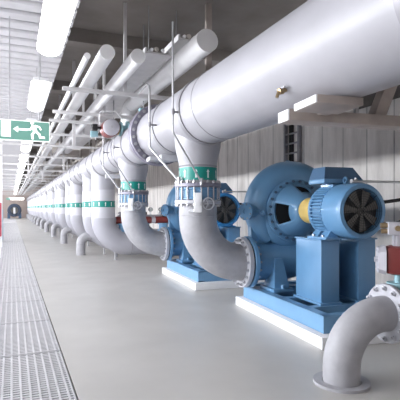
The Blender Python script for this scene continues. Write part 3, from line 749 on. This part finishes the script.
# ------------------------------------------------------------------ hanging exit sign
sg = thing('exit_sign', (-.145, 5.79, 2.075), 0, 'green hanging exit sign with running figure, arrow and door', 'sign')
W_, H_ = .575, .245
MB().box(0, W_, 0, .03, 0, H_, bev=.004).build('frame', M['sign_white'], sg)
pn = MB().box(.008, W_-.008, -.003, .001, .010, H_-.010).build('panel', M['sign_green'], sg, smooth=False)
def flat(name, polys, dy=-.006):
    m = MB()
    for p in polys:
        n = len(p); m.hexa([(x, -.0032, z) for x, z in p], [(x, dy, z) for x, z in p])
    return m.build(name, M['sign_white'], pn, smooth=False)
flat('door_symbol', [[(.028,.04), (.135,.04), (.135,.232), (.028,.232)]])
flat('arrow_symbol', [[(.160,.135), (.215,.175), (.215,.095)], [(.215,.122), (.315,.122), (.315,.148), (.215,.148)], ])
def limb(pts, w):
    out = []
    for (a, c) in zip(pts, pts[1:]):
        a, c = Vector(a), Vector(c); d = (c-a).normalized(); nrm = Vector((-d.y, d.x))*w/2; e = d*w*.3
        out.append([tuple(a-e+nrm), tuple(a-e-nrm), tuple(c+e-nrm), tuple(c+e+nrm)])
    return out
hd = [(.372+.022*math.cos(2*PI*k/14), .222+.022*math.sin(2*PI*k/14)) for k in range(14)]
fig = [hd, [(.362,.192), (.408,.196), (.432,.120), (.385,.108)]]
fig += limb([(.375,.185), (.352,.140), (.322,.138)], .02) + limb([(.405,.188), (.450,.178), (.472,.145)], .02)
fig += limb([(.398,.118), (.372,.078), (.378,.030)], .026) + limb([(.412,.122), (.452,.088), (.462,.052), (.510,.050)], .026)
flat('running_figure_symbol', fig)
for x in (.12, .45): MB().cyl((x,.015,H_), (x,.015,ZC-2.075-.02), .006, seg=6).build('suspension_rod', M['steel'], sg)

# ------------------------------------------------------------------ rails, pipes and hangers under the ceiling
def rail(y, x0, z, label, w=.05):
    o = MB().box(x0, XR-.01, -.022, .022, -w, 0).box(x0, XR-.01, -.035, .035, -.008, 0).build('support_rail', M['rail'], None, smooth=False)
    o.location = (0, y, z); return tag(o, label, 'rail', 'cross rails under the ceiling')
nr = 0
for y, x0 in ((6.2, .62), (7.75, .62), (8.55, .62), (10.15, .62)):
    rail(y, x0, 2.88, 'grey cross rail under the ceiling right of the lamps, the %s from the viewer' % ORD[nr]); nr += 1
nr = 0; y = 11.9
while y < 60:
    rail(y, XL+.01, 2.86, 'long grey cross rail spanning the whole aisle, the %s from the viewer' % ORD[nr]); nr += 1
    y += 2.7 if nr < 8 else 4.5
for i, (x, r, z, m, lb) in enumerate(((.76, .035, 2.93, 'white', 'thin white pipe under the ceiling just right of the lamps'), (.98, .085, 3.0, 'white', 'thick white pipe under the ceiling, left one of the two'),
                                   (1.33, .085, 3.0, 'white', 'thick white pipe under the ceiling, right one of the two'))):
    o = MB().cyl((x, 5.0, z), (x, 61, z), r, seg=24).build('ceiling_pipe', M[m]); tag(o, lb, 'pipe', 'white pipes on the cross rails')
# white pipe leaving the header top behind the joint, with a mitred bend
w = thing('vent_pipe', (1.95, 8.05, 2.6), 0, 'white bent pipe rising from the header just behind the bolted joint', 'pipe')
MB().tube([(0,0,.08), (0,0,.32), (0,-.04,.40), (0,-.13,.46), (0,-.3,.48), (0,-3.6,.48)], .125, 24).build('pipe', M['white'], w, ang=30)
MB().ring((0,-.32,.48), (0,1,0), .132, .09, .03, 24).build('collar', M['white'], w)
# hangers
hi = 0
for (x, y) in ((1.46, 6.2), (1.46, 7.75), (1.46, 8.55), (1.46, 10.15)):
    o = MB().box(-.02, .02, -.02, .02, 0, ZS-2.88-.02).build('hanger', M['rail'], None, smooth=False); o.location = (x, y, 2.88)
    tag(o, 'square hanger from the ceiling to the %s short cross rail' % ORD[hi], 'hanger', 'hangers over the header'); hi += 1
for k in range(8):
    y = 11.9 + 2.7*k
    for x, side in ((.95, 'left'), (2.7, 'right')):
        o = MB().box(-.02, .02, -.02, .02, 0, ZS-2.86-.02).build('hanger', M['rail'], None, smooth=False); o.location = (x+.17*(side == 'left'), y, 2.86)
        tag(o, '%s square hanger from the ceiling to the %s long cross rail' % (side, ORD[k]), 'hanger', 'hangers over the long rails')
# ladder trays along the aisle
for x, z, lb in ((1.63, 3.12, 'white cable tray under the soffit beside the right thick white pipe'), (2.05, 3.34, 'white cable tray high above the header pipe')):
    tr = thing('cable_tray', (x, 5.2, z), 0, lb, 'cable tray', 'cable trays under the soffit')
    for sx in (-.15, .15): MB().box(sx-.012, sx+.012, 0, 50, 0, .07).build('side_rail', M['rail'], tr, smooth=False)
    MB().box(-.14, .14, 0, 50, .005, .025).build('tray_bottom', M['rail'], tr, smooth=False)
    for q, (cx, cr) in enumerate(((-.08, .022), (-.02, .03), (.06, .025))): MB().cyl((cx, 0, .03+cr), (cx, 50, .03+cr), cr, seg=8).build('cable', M['white'] if q != 1 else M['duct'], tr)
    for q in range(12): MB().cyl((.17, 1+4*q, 0), (.17, 1+4*q, ZS-z), .008, seg=6).build('hanger_rod', M['steel'], tr)
for k, (x, y, z) in enumerate(((1.12, 9.0, 2.88), (2.3, 11.9, 2.86), (1.5, 14.6, 2.86), (.55, 17.3, 2.86), (1.9, 17.3, 2.86), (1.2, 20.0, 2.86))):
    top = ZS if x > CX else ZC-.05
    o = MB().box(-.03, .03, -.015, .015, -.42, top-z).box(-.13, .13, -.03, .03, -.46, -.42).build('drop_hanger', M['rail'], None, smooth=False); o.location = (x, y+.06, z)
    tag(o, 'inverted T hanger dropping below the rails, the %s from the viewer' % ORD[k], 'hanger', 'inverted T hangers')
# small brass cock under the header near the beam end
bk = thing('drain_cock', (1.80, 2.72, 2.11), 0, 'small brass cock on the underside of the header above the beam end', 'valve')
MB().cyl((.06,0,.03), (-.03,0,-.01), .016, seg=12).lathe([(.01,0), (.024,.005), (.024,.04), (.01,.045)], (-.02,0,-.005), (-1,0,-.3), 12).cyl((-.06,0,-.02), (-.075,0,-.06), .012, seg=10).build('body', M['brass'], bk)
MB().box(-.05, -.04, -.055, .055, .0, .012).cyl((-.045,0,-.01), (-.045,0,.01), .008, seg=8).build('lever', M['bolt'], bk)

# junction boxes on the rails
for x, y, lb in ((1.92, 6.9, 'pale blue-grey junction box hanging above the small header valve'), (1.55, 9.3, 'grey junction box under the white pipes')):
    j = thing('junction_box', (x, y, 2.72), 0, lb, 'box')
    MB().box(-.07, .07, -.05, .05, 0, .12, bev=.008).build('body', M['teal'], j)
    MB().cyl((0,0,.12), (0,0,ZS-2.72), .01, seg=8).cyl((.03,0,-.06), (.03,0,.0), .012, seg=8).build('conduit', M['steel'], j)
# ducts in the upper right over the far part of the row
dk = 0
for (x0, x1, ya, yb, z0, z1, m, lb) in ((2.62, 3.35, 10.6, 40, 3.0, 3.5, 'duct', 'long beige duct under the ceiling above the row of risers'),
                                    (.95, 2.5, 16.0, 16.5, 3.08, 3.5, 'duct', 'short beige cross duct over the aisle, the nearest of three'),
                                    (.95, 2.5, 22.6, 23.1, 3.08, 3.5, 'duct', 'short beige cross duct over the aisle, the middle of three'),
                                    (.95, 2.5, 30.6, 31.1, 3.08, 3.5, 'duct', 'short beige cross duct over the aisle, the farthest of three')):
    d_ = thing('duct_and_shade_block', ((x0+x1)/2, ya, z0), 0, lb, 'duct', 'beige ducts')
    MB().box(-(x1-x0)/2, (x1-x0)/2, 0, yb-ya, 0, z1-z0, bev=.015).build('duct_body', M[m], d_)
    y = 0.0
    while y < (yb-ya) and yb-ya > 2:
        MB().box(-(x1-x0)/2-.02, (x1-x0)/2+.02, y, y+.04, -.02, z1-z0+.02).build('duct_joint', M['rail'], d_, smooth=False); y += 1.5
# droppers from the duct to the risers
for k in range(8):
    y = 13.3 + 2.7*k
    o = MB().cyl((0,0,-.22), (0,0,.62), .05, seg=14).ring((0,0,.02), (0,0,1), .075, .03, .03, 16).build('drop_pipe', M['duct']); o.location = (2.2, y, 2.9)
    tag(o, 'short beige drop pipe above the row of risers, the %s from the viewer' % ORD[k], 'pipe', 'drop pipes over the row')

# ------------------------------------------------------------------ left edge and far end
tag(MB().box(-.36, -.28, 15.9, 16.0, 0, ZC-.08).build('white_post', M['white']), 'slim white post at the left edge of the walkway', 'post')
cb = thing('hose_cabinet', (-.42, 12.4, .55), 0, 'red wall-less cabinet on legs at the left edge of the walkway'.replace('wall-less ', ''), 'cabinet')
MB().box(-.18, .18, 0, .25, 0, .85, bev=.01).build('body', M['bright_red'], cb)
MB().box(-.16, .16, -.015, 0, .02, .83, bev=.004).build('door', M['bright_red'], cb)
for x in (-.15, .15): MB().box(x-.02, x+.02, .10, .14, -.55, 0).build('leg', M['white'], cb)
bc = thing('control_cabinet', (-.42, 18.2, 0), 0, 'blue control cabinet beyond the white post at the left edge', 'cabinet')
MB().box(-.22, .12, 0, .5, .08, 1.22, bev=.01).build('body', M['frame_blue'], bc)
MB().box(-.20, .10, -.02, 0, .12, 1.19, bev=.005).build('door', M['frame_blue'], bc)
MB().box(-.20, .10, .02, .48, 0, .08).build('kick_base', M['dark'], bc)
# big dark round fan on a stand in front of the end wall
fa = thing('round_fan', (.30, 59.5, 0), 0, 'large dark round fan housing standing at the far end of the aisle', 'fan')
MB().ring((0,0,1.0), (0,1,0), .80, .42, .9, 40, .08).build('housing', mat('dark_navy', (.035,.05,.085), .5), fa)
MB().cyl((0,.1,1.0), (0,.35,1.0), .43, seg=32).build('back_plate', M['duct'], fa)
MB().box(-.12, .12, -.3, .1, .2, 1.3, bev=.03).build('centre_column', M['white'], fa)
for x in (-.62, .62): MB().box(x-.16, x+.16, -.4, .4, 0, .65).build('foot', M['navy'], fa)
cr = thing('cross_lamp', (.5, 57.2, 2.45), 0, 'lit lamp lying across the far end of the aisle', 'lamp')
MB().box(-.85, .85, -.1, .1, 0, .10, bev=.01).build('housing', M['white'], cr)
MB().box(-.82, .82, -.12, .12, -.22, 0, bev=.04).build('diffuser', M['tube_lamp'], cr)
for x in (-.6, .6): MB().cyl((x,0,.1), (x,0,ZC-2.45-.065), .008, seg=6).build('suspension_rod', M['steel'], cr)
es = thing('exit_sign', (-.32, 50.0, 2.1), 0, 'tiny green exit sign far down the aisle', 'sign')
MB().box(-.2, .2, 0, .04, 0, .2).build('panel', M['sign_green'], es, smooth=False)
MB().cyl((0,.02,.2), (0,.02,ZC-2.1-.02), .008, seg=6).build('suspension_rod', M['steel'], es)

# ------------------------------------------------------------------ world and camera
wd = bpy.data.worlds.new('world'); SC.world = wd; wd.use_nodes = True
nt = wd.node_tree; bg = nt.nodes['Background']; bg.inputs['Strength'].default_value = 1.0
sk = nt.nodes.new('ShaderNodeTexSky'); sk.sky_type = 'NISHITA'; sk.sun_disc = False; sk.sun_elevation = R(35); sk.sun_rotation = R(200)
nt.links.new(sk.outputs[0], bg.inputs[0]); bg.inputs['Strength'].default_value = 0.25

cd = bpy.data.cameras.new('camera'); cam = bpy.data.objects.new('camera', cd); COL.objects.link(cam)
cd.sensor_width = 36; cd.lens = 450/400*36; cd.shift_y = 8/400; cd.clip_end = 200
cam.location = (0, 0, H); cam.rotation_euler = (R(90), 0, -R(YAW))
SC.camera = cam
vs = SC.view_settings; vs.view_transform = 'Standard'; vs.look = 'None'; vs.gamma = 1; vs.exposure = 0.5; vs.use_curve_mapping = False
